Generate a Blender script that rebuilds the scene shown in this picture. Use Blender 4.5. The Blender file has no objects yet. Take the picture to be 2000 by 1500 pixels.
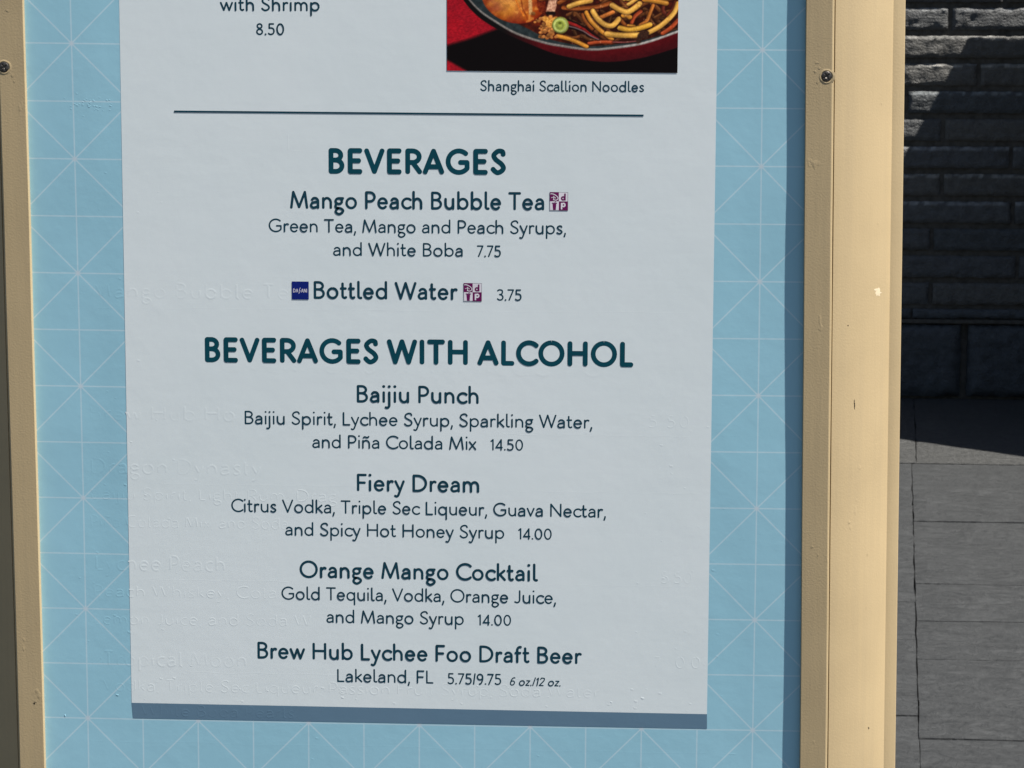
import bpy, bmesh, math, random
import numpy as np
from mathutils import Vector, Matrix, noise

random.seed(7)
rng = np.random.default_rng(11)
scene = bpy.context.scene
col = scene.collection

# ------------------------------------------------------------------ camera
cam_d = bpy.data.cameras.new("camera")
cam = bpy.data.objects.new("camera", cam_d)
col.objects.link(cam)
RIGHT = Vector((0.99826964, 0.05867051, 0.00393649))
UP = Vector((-0.01111057, 0.1224588, 0.99241141))
FWD = Vector((-0.05774322, 0.99073791, -0.12289876))
m = Matrix.Identity(4)
for i in range(3):
    m[i][0], m[i][1], m[i][2] = RIGHT[i], UP[i], -FWD[i]
m.translation = Vector((0.16606212, -1.61934508, 1.45))
cam.matrix_world = m
cam_d.sensor_width = 36.0
cam_d.lens = 77.0
cam_d.clip_start = 0.05
cam_d.clip_end = 2000.0
cam_d.dof.use_dof = True
cam_d.dof.focus_distance = 1.64
cam_d.dof.aperture_fstop = 60.0
scene.camera = cam

# ------------------------------------------------------------- sky and sun
SUN = Vector((0.517, -0.175, 1.0)).normalized()
world = bpy.data.worlds.new("World")
scene.world = world
world.use_nodes = True
wn = world.node_tree
bg = wn.nodes["Background"]
sky = wn.nodes.new("ShaderNodeTexSky")
sky.sky_type = 'NISHITA'
sky.sun_disc = False
sky.sun_elevation = math.asin(SUN.z)
sky.sun_rotation = math.atan2(SUN.x, SUN.y)
wn.links.new(sky.outputs[0], bg.inputs[0])
bg.inputs[1].default_value = 0.042
sun_d = bpy.data.lights.new("sun", 'SUN')
sun_d.energy = 5.0
sun_d.angle = math.radians(0.5)
sun_d.color = (1.0, 0.955, 0.88)
sun = bpy.data.objects.new("sun", sun_d)
sun.rotation_euler = SUN.to_track_quat('Z', 'Y').to_euler()
sun.location = SUN * 20
col.objects.link(sun)
scene.view_settings.view_transform = 'Standard'
scene.view_settings.look = 'None'
scene.view_settings.gamma = 1.0
scene.view_settings.exposure = 1.05


# ----------------------------------------------------------------- helpers
def lin(r, g, b):
    f = lambda c: (c / 255 / 12.92) if c / 255 <= 0.04045 else ((c / 255 + 0.055) / 1.055) ** 2.4
    return (f(r), f(g), f(b))


class NT:
    """small node-tree helper"""
    def __init__(s, name, rough=0.6, spec=0.4):
        s.m = bpy.data.materials.new(name)
        s.m.use_nodes = True
        s.t = s.m.node_tree
        s.b = s.t.nodes["Principled BSDF"]
        s.b.inputs["Roughness"].default_value = rough
        s.b.inputs["Specular IOR Level"].default_value = spec

    def n(s, kind, **kw):
        o = s.t.nodes.new(kind)
        for k, v in kw.items():
            setattr(o, k, v)
        return o

    def put(s, sock, v):
        if isinstance(v, bpy.types.NodeSocket):
            s.t.links.new(v, sock)
        else:
            if sock.type == 'RGBA' and len(v) == 3:
                v = (*v, 1)
            sock.default_value = v

    def math(s, op, a, b=None, c=None):
        o = s.n("ShaderNodeMath", operation=op)
        s.put(o.inputs[0], a)
        if b is not None: s.put(o.inputs[1], b)
        if c is not None: s.put(o.inputs[2], c)
        return o.outputs[0]

    def coords(s, scale=(1, 1, 1), rot=(0, 0, 0)):
        tc = s.n("ShaderNodeTexCoord")
        mp = s.n("ShaderNodeMapping")
        mp.inputs["Scale"].default_value = scale
        mp.inputs["Rotation"].default_value = rot
        s.t.links.new(tc.outputs["Object"], mp.inputs[0])
        return mp.outputs[0]

    def noise(s, vec, scale, detail=4, rough=0.55, dist=0.0):
        o = s.n("ShaderNodeTexNoise")
        o.inputs["Scale"].default_value = scale
        o.inputs["Detail"].default_value = detail
        o.inputs["Roughness"].default_value = rough
        o.inputs["Distortion"].default_value = dist
        s.t.links.new(vec, o.inputs["Vector"])
        return o.outputs["Fac"]

    def ramp(s, fac, stops):
        o = s.n("ShaderNodeValToRGB")
        el = o.color_ramp.elements
        while len(el) < len(stops): el.new(0.5)
        for e, (p, c) in zip(el, stops):
            e.position = p
            e.color = (*c, 1) if len(c) == 3 else c
        s.t.links.new(fac, o.inputs[0])
        return o.outputs["Color"]

    def mix(s, fac, a, b, mode='MIX'):
        o = s.n("ShaderNodeMix", data_type='RGBA', blend_type=mode)
        s.put(o.inputs["Factor"], fac)
        s.put(o.inputs["A"], a)
        s.put(o.inputs["B"], b)
        return o.outputs["Result"]

    def bump(s, h, strength, dist, prev=None):
        o = s.n("ShaderNodeBump")
        o.inputs["Strength"].default_value = strength
        o.inputs["Distance"].default_value = dist
        s.t.links.new(h, o.inputs["Height"])
        if prev is not None: s.t.links.new(prev, o.inputs["Normal"])
        return o.outputs["Normal"]

    def done(s, color=None, normal=None, rough=None):
        if color is not None: s.put(s.b.inputs["Base Color"], color)
        if normal is not None: s.t.links.new(normal, s.b.inputs["Normal"])
        if rough is not None: s.put(s.b.inputs["Roughness"], rough)
        return s.m


def mesh_obj(name, verts, faces, mats, parent=None, smooth=False, mat_idx=None):
    me = bpy.data.meshes.new(name)
    me.from_pydata([tuple(v) for v in verts], [], [tuple(f) for f in faces])
    for mt in (mats if isinstance(mats, (list, tuple)) else [mats]):
        me.materials.append(mt)
    if mat_idx is not None:
        me.polygons.foreach_set("material_index", mat_idx)
    if smooth:
        me.polygons.foreach_set("use_smooth", [True] * len(me.polygons))
    me.update()
    o = bpy.data.objects.new(name, me)
    col.objects.link(o)
    if parent is not None: o.parent = parent
    return o


def tag(o, label=None, cat=None, kind=None, group=None):
    if label: o["label"] = label
    if cat: o["category"] = cat
    if kind: o["kind"] = kind
    if group: o["group"] = group


def empty(name, loc=(0, 0, 0)):
    o = bpy.data.objects.new(name, None)
    o.location = loc
    o.empty_display_size = 0.1
    col.objects.link(o)
    return o


def add_box(V, F, x0, x1, y0, y1, z0, z1):
    b = len(V)
    V += [(x0, y0, z0), (x1, y0, z0), (x1, y1, z0), (x0, y1, z0), (x0, y0, z1), (x1, y0, z1), (x1, y1, z1), (x0, y1, z1)]
    for f in ((0, 3, 2, 1), (4, 5, 6, 7), (0, 1, 5, 4), (1, 2, 6, 5), (2, 3, 7, 6), (3, 0, 4, 7)):
        F.append(tuple(b + i for i in f))


# -------------------------------------------------------------- materials
def mat_vinyl_blue():
    t = NT("printed_blue_vinyl", 0.5, 0.35)
    uv = t.n("ShaderNodeUVMap", uv_map="pattern")
    sp = t.n("ShaderNodeSeparateXYZ")
    t.t.links.new(uv.outputs[0], sp.inputs[0])
    u, v = sp.outputs[0], sp.outputs[1]

    def near(val, period, half):      # 1 near a multiple of period
        d = t.math('PINGPONG', val, period / 2)
        # pingpong: 0 at multiples of the period
        return t.math('SUBTRACT', 1.0, t.math('SMOOTH_MIN', t.math('DIVIDE', d, half), 1.0, 0.35))
    lw = 0.0085
    h = near(v, 0.5, lw)
    w = near(u, 0.5, lw)
    d1 = near(t.math('ADD', u, v), 1.0, lw * 1.45)
    d2 = near(t.math('SUBTRACT', u, v), 1.0, lw * 1.45)
    allv = t.math('MAXIMUM', t.math('MAXIMUM', h, w), t.math('MAXIMUM', d1, d2))
    du = t.math('PINGPONG', u, 0.5)
    dv = t.math('PINGPONG', v, 0.5)
    r = t.math('SQRT', t.math('ADD', t.math('MULTIPLY', du, du), t.math('MULTIPLY', dv, dv)))
    node = t.math('SUBTRACT', 1.0, t.math('SMOOTH_MIN', t.math('DIVIDE', r, 0.03), 1.0, 0.3))
    oc = t.coords()
    nz = t.noise(oc, 9, 3)
    base = t.ramp(nz, [(0.3, BLUE_A), (0.7, BLUE_B)])
    fac = t.math('MULTIPLY', t.math('MINIMUM', t.math('MAXIMUM', allv, 0.0), 1.0), 0.96)
    c = t.mix(fac, base, LINE_C)
    c = t.mix(t.math('MULTIPLY', t.math('MAXIMUM', node, 0.0), 0.7), c, LINE_N)
    b1 = t.bump(t.noise(oc, 55, 3), 0.10, 0.0015)
    b2 = t.bump(t.noise(oc, 900, 2), 0.06, 0.0002, b1)
    return t.done(c, b2)


def mat_vinyl(name, ca, cb, rough=0.5, b=0.10):
    t = NT(name, rough, 0.35)
    oc = t.coords()
    c = t.ramp(t.noise(oc, 7, 3), [(0.3, ca), (0.7, cb)])
    b1 = t.bump(t.noise(oc, 38, 3), b, 0.0015)
    wr = t.coords((14, 1, 130))
    b2 = t.bump(t.noise(wr, 1.0, 3, 0.6), b * 0.4, 0.0006, b1)
    b3 = t.bump(t.noise(oc, 900, 2), 0.06, 0.0002, b2)
    return t.done(c, b3)


def mat_ink(name, c):
    t = NT(name, 0.6, 0.12)
    oc = t.coords()
    return t.done(t.ramp(t.noise(oc, 40, 3), [(0.3, tuple(x * 0.88 for x in c)), (0.7, tuple(x * 1.12 for x in c))]))


def mat_tan():
    t = NT("tan_paint", 0.5, 0.3)
    oc = t.coords()
    c = t.ramp(t.noise(oc, 12, 4), [(0.25, tuple(x * 0.9 for x in TAN)), (0.5, TAN), (0.8, tuple(min(1, x * 1.06) for x in TAN))])
    # small dirty flecks and scuffs
    fl = t.ramp(t.noise(t.coords((1, 1, 0.35)), 210, 2), [(0.74, (0, 0, 0)), (0.80, (1, 1, 1))])
    c = t.mix(t.math('MULTIPLY', fl, 0.30), c, tuple(x * 0.35 for x in TAN))
    streak = t.ramp(t.noise(t.coords((60, 60, 1.2)), 3, 4), [(0.45, (0, 0, 0)), (0.75, (1, 1, 1))])
    c = t.mix(t.math('MULTIPLY', streak, 0.16), c, (0.30, 0.24, 0.16))
    b1 = t.bump(t.noise(oc, 700, 3, 0.6), 0.22, 0.0005)
    b2 = t.bump(t.noise(t.coords((70, 70, 6)), 2.2, 4, 0.6), 0.07, 0.002, b1)
    dn = t.ramp(t.noise(t.coords((1, 1, 0.6)), 75, 3, 0.5), [(0.70, (0, 0, 0)), (0.76, (1, 1, 1))])
    b3 = t.bump(dn, 0.14, 0.0008, b2)
    return t.done(c, b3)


BLUE_A, BLUE_B = (0.288, 0.535, 0.650), (0.308, 0.558, 0.678)
LINE_C, LINE_N = (0.50, 0.66, 0.74), (0.56, 0.60, 0.66)
WHITE_A, WHITE_B = (0.70, 0.765, 0.785), (0.735, 0.79, 0.81)
TAN = (0.440, 0.337, 0.194)
INK = (0.0062, 0.0450, 0.0710)
INK_H = (0.0012, 0.0560, 0.0820)

M_blue = mat_vinyl_blue()
M_white = mat_vinyl("printed_white_vinyl", WHITE_A, WHITE_B, 0.5, 0.085)
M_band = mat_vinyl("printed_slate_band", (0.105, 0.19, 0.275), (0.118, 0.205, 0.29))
M_ink = mat_ink("dark_teal_ink", INK)
M_inkh = mat_ink("deep_teal_ink", INK_H)
M_tan = mat_tan()
_t = NT("chipped_primer", 0.7, 0.2); M_chip = _t.done((0.62, 0.52, 0.36))
_t = NT("dark_crack", 0.8, 0.2); M_crack = _t.done((0.03, 0.022, 0.014))
_t = NT("screw_steel", 0.42, 0.5); _t.b.inputs["Metallic"].default_value = 0.9
M_screw = _t.done(_t.ramp(_t.noise(_t.coords(), 900, 2), [(0.3, (0.06, 0.052, 0.048)), (0.7, (0.16, 0.145, 0.13))]))


# ------------------------------------------------------- stroke lettering
def arc(cx, cy, rx, ry, a0, a1, n=None):
    if n is None: n = max(4, int(abs(a1 - a0) / 15))
    return [(cx + rx * math.cos(math.radians(a0 + (a1 - a0) * i / n)), cy + ry * math.sin(math.radians(a0 + (a1 - a0) * i / n))) for i in range(n + 1)]


def cat(pts, n=5):
    P = [pts[0]] + list(pts) + [pts[-1]]
    out = []
    for i in range(1, len(P) - 2):
        p0, p1, p2, p3 = P[i - 1:i + 3]
        for k in range(n):
            s = k / n
            out.append(tuple(0.5 * (2 * p1[j] + (p2[j] - p0[j]) * s + (2 * p0[j] - 5 * p1[j] + 4 * p2[j] - p3[j]) * s * s
                                    + (3 * p1[j] - p0[j] - 3 * p2[j] + p3[j]) * s ** 3) for j in (0, 1)))
    out.append(tuple(pts[-1]))
    return out


def glyph(ch, w):
    """strokes (centre lines), outer width, left and right bearings; cap height = 1"""
    h = w / 2; b = h; t = 1 - h; xh = 0.665; X = xh - h; a = 1.04 - h; d = -0.345 + h
    S, R, D = 0.085, 0.050, 0.012          # straight, round, diagonal bearings
    if ch == ' ': return [], 0.30, 0, 0
    if ch == 'A':
        W = .84; y = .30; f = (y - b) / (t - b); x0 = h + (W / 2 - h) * f
        return [[(h, b), (W / 2, t), (W - h, b)], [(x0, y), (W - x0, y)]], W, D, D
    if ch == 'B':
        W = .62; mm = .535; xa = .27; xb = .28
        return [[(h, mm), (h, t), (xa, t)] + arc(xa, (t + mm) / 2, W - .045 - h - xa, (t - mm) / 2, 90, -90)[1:] + [(h, mm)],
                [(h, mm), (h, b), (xb, b)] + arc(xb, (b + mm) / 2, W - h - xb, (mm - b) / 2, -90, 90)[1:]], W, S, R
    if ch == 'C':
        W = .80; r = .5 - h + .01
        return [arc(.5, .5, r, r, 46, 314, 22)], W, R, R * .6
    if ch == 'D':
        W = .80; xa = .26
        return [[(h, b), (h, t), (xa, t)] + arc(xa, .5, W - h - xa, t - .5, 90, -90, 14)[1:] + [(h, b)]], W, S, R
    if ch == 'E':
        W = .575
        return [[(W - h, t), (h, t), (h, b), (W - h, b)], [(h, .515), (W - h - .05, .515)]], W, S, .05
    if ch == 'F':
        W = .55
        return [[(W - h, t), (h, t), (h, b)], [(h, .49), (W - h - .05, .49)]], W, S, .02
    if ch == 'G':
        W = .92; r = .5 - h + .01; xr = W - h
        return [arc(.5, .5, r, r, 48, 322, 22) + [(xr, .30), (xr, .47), (.56, .47)]], W, R, .06
    if ch == 'H':
        W = .79
        return [[(h, b), (h, t)], [(W - h, b), (W - h, t)], [(h, .515), (W - h, .515)]], W, S, S
    if ch == 'I': return [[(h, b), (h, t)]], w, S, S
    if ch == 'J':
        W = .45
        return [[(W - h, t), (W - h, .27)] + arc(W - h - .2, .27, .2, .27 - b, 0, -90, 6)[1:] + [(h, b + .055)]], W, .03, S
    if ch == 'L':
        W = .53
        return [[(h, t), (h, b), (W - h, b)]], W, S, .02
    if ch == 'M':
        W = 1.02
        return [[(h, b), (.115 + h, t), (W / 2, b + .03), (W - .115 - h, t), (W - h, b)]], W, .05, .05
    if ch == 'N':
        W = .80
        return [[(h, b), (h, t), (W - h, b), (W - h, t)]], W, S, S
    if ch == 'O': return [arc(.5, .5, .515 - h, .515 - h, 90, 450, 28)], 1.0, R, R
    if ch == 'P':
        W = .60; mm = .44; xa = .27
        return [[(h, b), (h, t), (xa, t)] + arc(xa, (t + mm) / 2, W - h - xa, (t - mm) / 2, 90, -90)[1:] + [(h, mm)]], W, S, .03
    if ch == 'R':
        W = .66; mm = .46; xa = .28
        return [[(h, b), (h, t), (xa, t)] + arc(xa, (t + mm) / 2, W - .02 - h - xa, (t - mm) / 2, 90, -90)[1:] + [(h, mm)], [(.29, mm), (W - h, b)]], W, S, .01
    if ch == 'S':
        W = .60
        return [cat([(W - h - .015, t - .12), (W * .77, t - .01), (W / 2 + .01, t + .012), (h + .09, t - .07), (h + .03, .735), (h + .10, .60), (W / 2, .515),
                     (W - h - .075, .41), (W - h, .265), (W - h - .08, b + .05), (W / 2 - .02, b - .012), (h + .08, b + .04), (h, b + .125)])], W, .045, .045
    if ch == 'T':
        W = .72
        return [[(h, t), (W - h, t)], [(W / 2, t), (W / 2, b)]], W, .02, .02
    if ch == 'V':
        W = .80
        return [[(h, t), (W / 2, b), (W - h, t)]], W, D, D
    if ch == 'W':
        W = 1.20
        return [[(h, t), (.335, b), (W / 2, t), (W - .335, b), (W - h, t)]], W, D, D
    # lower case
    rx = lambda W: W / 2 - h
    if ch == 'a':
        W = .53
        return [cat([(h + .055, X - .085), (W * .40, X - .003), (W * .66, X - .005), (W - h - .015, X - .10), (W - h, X - .22), (W - h, .22), (W - h, b)]),
                cat([(W - h, .375), (W * .56, .375), (h + .07, .33), (h, .20), (h + .06, b + .025), (W * .42, b), (W * .76, b + .055), (W - h, .21)])], W, .04, .075
    if ch in 'bdpq':
        W = .64; o = arc(W / 2, xh / 2, rx(W), X - xh / 2 + .008, 0, 360, 22); x = h if ch in 'bp' else W - h
        y0, y1 = {'b': (a, b), 'd': (a, b), 'p': (X, d), 'q': (X, d)}[ch]
        return [o, [(x, y0), (x, y1)]], W, (.075 if ch in 'bp' else .045), (.045 if ch in 'bp' else .075)
    if ch == 'c':
        W = .53; r = X - xh / 2 + .008
        return [arc(h + r, xh / 2, r, r, 46, 314, 16)], W, .045, .02
    if ch == 'e':
        W = .60
        return [[(h, .345), (W - h, .345)] + arc(W / 2, xh / 2, rx(W), X - xh / 2 + .008, 2, 318, 20)], W, .045, .04
    if ch == 'f':
        W = .43; x = .165
        return [[(x, b), (x, a - .19)] + arc(x + .17, a - .19, .17, .17, 180, 90, 5)[1:] + [(W - h, a - .03)], [(h, X), (W - h - .03, X)]], W, .015, .0
    if ch == 'g':
        W = .57; cy = .44; cx = .265
        return [arc(cx, cy, .265 - h - .015, xh - cy - h, 0, 360, 18), [(cx, X), (W - h, X)],
                cat([(.13, cy - .13), (h + .015, .19), (h + .03, .10), (h + .14, .055), (W - h - .16, .045), (W - h - .03, -.03), (W - h, -.12), (W - h - .08, d + .06),
                     (W / 2 - .01, d - .005), (h + .08, d + .045), (h + .02, -.14), (h + .07, -.02), (h + .16, .05)], 4)], W, .045, .01
    if ch in 'hn\u00f1':
        W = .56; ry = .25
        s = [[(h, a if ch == 'h' else X), (h, b)], [(h, X - ry)] + arc(W / 2, X - ry, rx(W), ry + .008, 180, 0, 12) + [(W - h, b)]]
        if ch == '\u00f1': s.append(cat([(.10, .82), (.17, .875), (.25, .86), (.32, .83), (.40, .845), (.46, .90)]))
        return s, W, .075, .07
    if ch == 'i': return [[(h, X), (h, b)], [(h, .93), (h, .931)]], w, .08, .08
    if ch == 'j': return [[(h, X), (h, d + .14)] + arc(h - .14, d + .14, .14, .14, 0, -90, 5)[1:] + [(h - .19, d + .02)], [(h, .93), (h, .931)]], w, .08, .08
    if ch == 'k':
        W = .52
        return [[(h, a), (h, b)], [(W - h - .03, X), (h + .02, .30)], [(h + .11, .37), (W - h, b)]], W, .075, .01
    if ch == 'l':
        return [[(h, a), (h, .17)] + arc(h + .12, .17, .12, .17 - b, 180, 270, 5)[1:] + [(.25 - h * .4, b + .012)]], .25, .075, .03
    if ch == 'm':
        W = .90; x1 = W / 2; ry = .24; q = (x1 - h) / 2
        return [[(h, X), (h, b)], [(h, X - ry)] + arc(h + q, X - ry, q, ry + .008, 180, 0, 10) + [(x1, b)],
                [(x1, X - ry)] + arc(x1 + q, X - ry, q, ry + .008, 180, 0, 10) + [(W - h, b)]], W, .075, .07
    if ch == 'o':
        W = .655
        return [arc(W / 2, xh / 2, rx(W), X - xh / 2 + .008, 90, 450, 22)], W, .045, .045
    if ch == 'r':
        W = .39
        return [[(h, X), (h, b)], [(h, X - .22)] + cat([(h + .02, X - .13), (h + .11, X - .02), (h + .2, X + .005), (W - h, X - .025)], 4)], W, .075, .0
    if ch == 's':
        W = .45
        return [cat([(W - h - .02, X - .065), (W * .73, X - .002), (W / 2, X + .006), (h + .06, X - .05), (h + .03, .475), (h + .10, .385), (W / 2, .335),
                     (W - h - .06, .275), (W - h, .185), (W - h - .07, b + .03), (W / 2 - .02, b - .006), (h + .06, b + .02), (h, b + .07)])], W, .04, .04
    if ch == 't':
        W = .42; x = .16
        return [[(x, .87), (x, .20)] + arc(x + .13, .20, .13, .20 - b, 180, 270, 5)[1:] + [(W - h, b + .04)], [(h, X), (W - h - .02, X)]], W, .015, .015
    if ch == 'u':
        W = .56; ry = .25
        return [[(h, X), (h, b + ry)] + arc(W / 2, b + ry, rx(W), ry + .008, 180, 360, 12)[1:], [(W - h, X), (W - h, b)]], W, .07, .075
    if ch == 'v':
        W = .57
        return [[(h, X), (W / 2, b), (W - h, X)]], W, .008, .008
    if ch == 'w':
        W = .89
        return [[(h, X), (.265, b), (W / 2, X), (W - .265, b), (W - h, X)]], W, .008, .008
    if ch == 'x':
        W = .53
        return [[(h, X), (W - h, b)], [(W - h, X), (h, b)]], W, .01, .01
    if ch == 'y':
        W = .58
        return [[(W - h, X), (.235, d + .10)] + cat([(.235, d + .10), (.19, d + .03), (.12, d), (h - .02, d + .035)], 3)[1:], [(h, X), (W / 2 + .01, b + .03)]], W, .008, .008
    if ch == 'z':
        W = .47
        return [[(h, X), (W - h, X), (h, b), (W - h, b)]], W, .03, .03
    if ch == '0': return [arc(.31, .5, .31 - h, .5 - h, 90, 450, 26)], .62, .05, .05
    if ch == '1': return [[(h, .80), (.27 - h, t), (.27 - h, b)]], .27, .05, .08
    if ch == '2':
        W = .55
        return [cat([(h + .01, .78), (h + .06, .93), (W / 2, t), (W - h - .04, .90), (W - h - .01, .74), (W - h - .08, .55), (h, b)]) + [(W - h, b)]], W, .04, .04
    if ch == '3':
        W = .54
        return [cat([(h + .01, .86), (.16, t - .01), (W / 2, t), (W - h - .05, .88), (W - h - .04, .68), (W - h - .12, .57), (W / 2 - .04, .535)]) ,
                cat([(W / 2 - .04, .535), (W - h - .1, .50), (W - h, .36), (W - h, .23), (W - h - .09, b + .03), (W / 2 - .02, b), (h + .07, b + .03), (h, b + .10)])], W, .04, .05
    if ch == '4':
        W = .60
        return [[(.46, b), (.46, t), (h, .27), (W - h, .27)]], W, .03, .02
    if ch == '5':
        W = .55
        return [[(W - h - .04, t), (h + .06, t), (h + .05, .58)] + cat([(h + .05, .58), (W / 2, .60), (W - h - .05, .52), (W - h, .32), (W - h - .07, b + .07), (W / 2 - .02, b), (h + .07, b + .02), (h, b + .08)])[1:]], W, .04, .05
    if ch == '6':
        W = .56
        return [arc(W / 2, .31, rx(W), .31 - b, 0, 360, 20), cat([(W - h - .06, t - .03), (W * .62, t), (W * .36, t - .08), (h + .03, .62), (h, .31)])], W, .05, .05
    if ch == '7':
        W = .55
        return [[(h, t), (W - h, t), (.15, b)]], W, .03, .02
    if ch == '8':
        W = .56
        return [arc(W / 2, .755, rx(W) - .035, t - .755, 0, 360, 18), arc(W / 2, .28, rx(W), .28 - b, 0, 360, 20)], W, .05, .05
    if ch == '9':
        W = .56
        return [arc(W / 2, .69, rx(W), t - .69, 0, 360, 20), cat([(W - h, .69), (W - h - .02, .42), (W * .66, .14), (W * .42, b)])], W, .05, .05
    if ch == '.': return [[(h, b + .01), (h, b + .011)]], w, .055, .045
    if ch == ',': return [[(h + .03, b + .02), (h + .02, b - .05), (h - .035, -.165)]], w + .03, .04, .04
    if ch == '/': return [[(h, b - .02), (.24 - h, t + .02)]], .24, .03, .03
    raise KeyError(ch)


def layout(text, xl, xr, yl, yr, capmm, w, shear=0.0, kmax=1.10):
    """centre lines in board millimetres: list of (glyph index, points, weight)"""
    x = 0; items = []; last_r = 0; x_min = None
    for gi, ch in enumerate(text):
        g, W, l, r = glyph(ch, w)
        if ch == ' ':
            x += .45 - .9 * w; continue
        if x_min is None: l = 0
        x += l
        items.append((gi, g, x, W))
        if x_min is None: x_min = x
        x_max = x + W
        x += W + r
    nat = (x_max - x_min) * capmm
    want = xr - xl
    k = max(.90, min(kmax, want / nat))
    gaps = max(1, len(items) - 1)
    track = (want - nat * k) / gaps
    out = []
    for n, (gi, g, gx, W) in enumerate(items):
        ox = xl + (gx - x_min) * capmm * k + track * n
        oy = yl + (yr - yl) * ((ox - xl) / want)
        for s in g:
            out.append((n, [(ox + (px + shear * py) * capmm * k, oy + py * capmm) for px, py in s], w * capmm))
    return out, want / nat


def split_corners(pts, closed_ok=True, ang=38):
    P = [pts[0]]
    for q in pts[1:]:
        if math.hypot(q[0] - P[-1][0], q[1] - P[-1][1]) > 1e-5: P.append(q)
    runs = [[P[0]]]
    for i in range(1, len(P)):
        runs[-1].append(P[i])
        if i < len(P) - 1:
            a = math.atan2(P[i][1] - P[i - 1][1], P[i][0] - P[i - 1][0]); b = math.atan2(P[i + 1][1] - P[i][1], P[i + 1][0] - P[i][0])
            if abs((b - a + math.pi) % (2 * math.pi) - math.pi) > math.radians(ang): runs.append([P[i]])
    return [r for r in runs if len(r) > 1]


def offset_run(P, half, offs):
    """rows of points across a run: offs in -1..1"""
    n = len(P); rows = []
    for i in range(n):
        if i == 0: tx, ty = P[1][0] - P[0][0], P[1][1] - P[0][1]
        elif i == n - 1: tx, ty = P[-1][0] - P[-2][0], P[-1][1] - P[-2][1]
        else:
            a = Vector((P[i][0] - P[i - 1][0], P[i][1] - P[i - 1][1])).normalized(); b = Vector((P[i + 1][0] - P[i][0], P[i + 1][1] - P[i][1])).normalized()
            tx, ty = a + b
        L = math.hypot(tx, ty) or 1
        nx, ny = -ty / L, tx / L
        rows.append([(P[i][0] + nx * half * o, P[i][1] + ny * half * o) for o in offs])
    return rows


def cap_fan(c, ang0, r, n=8):
    return [(c[0] + r * math.cos(ang0 + math.pi * k / n), c[1] + r * math.sin(ang0 + math.pi * k / n)) for k in range(n + 1)]


def flat_strokes(strokes, lift, V, F, squash=0.9):
    """flat ink strokes lying `lift` mm proud of the board (y = -lift)"""
    last = None; cnt = 0
    for gi, pts, w in strokes:
        half = w / 2 * 1.0
        if gi != last: cnt = 0; last = gi
        dot = len(pts) == 2 and math.hypot(pts[1][0] - pts[0][0], pts[1][1] - pts[0][1]) < w * .2
        if dot: half *= 1.22
        for ri, P in enumerate(split_corners(pts) or [pts]):
            cnt += 1
            y = -(lift + 0.005 * cnt + (0.07 if gi % 2 else 0.0)) / 1000
            rows = offset_run(P, half, (-1, 1))
            b = len(V)
            for (q0, q1) in rows:
                V += [(q0[0] / 1000, y, q0[1] / 1000), (q1[0] / 1000, y, q1[1] / 1000)]
            for i in range(len(rows) - 1):
                F.append((b + 2 * i, b + 2 * i + 2, b + 2 * i + 3, b + 2 * i + 1))
            for e, (c, o) in enumerate(((P[0], P[1]), (P[-1], P[-2]))):
                if math.hypot(P[0][0] - P[-1][0], P[0][1] - P[-1][1]) < 1e-4: continue
                a = math.atan2(c[1] - o[1], c[0] - o[0])
                b = len(V)
                for k in range(9):
                    th = -math.pi / 2 + math.pi * k / 8
                    V.append(((c[0] + half * (math.cos(th) * math.cos(a) * squash - math.sin(th) * math.sin(a))) / 1000, y,
                              (c[1] + half * (math.cos(th) * math.sin(a) * squash + math.sin(th) * math.cos(a))) / 1000))
                F.append(tuple(range(b, b + 9)))


def fix_front(o):
    """every face looks towards the reader (-Y)"""
    bm = bmesh.new(); bm.from_mesh(o.data)
    bm.normal_update()
    bmesh.ops.reverse_faces(bm, faces=[f for f in bm.faces if f.normal.y > 0])
    bm.to_mesh(o.data); bm.free()


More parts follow.
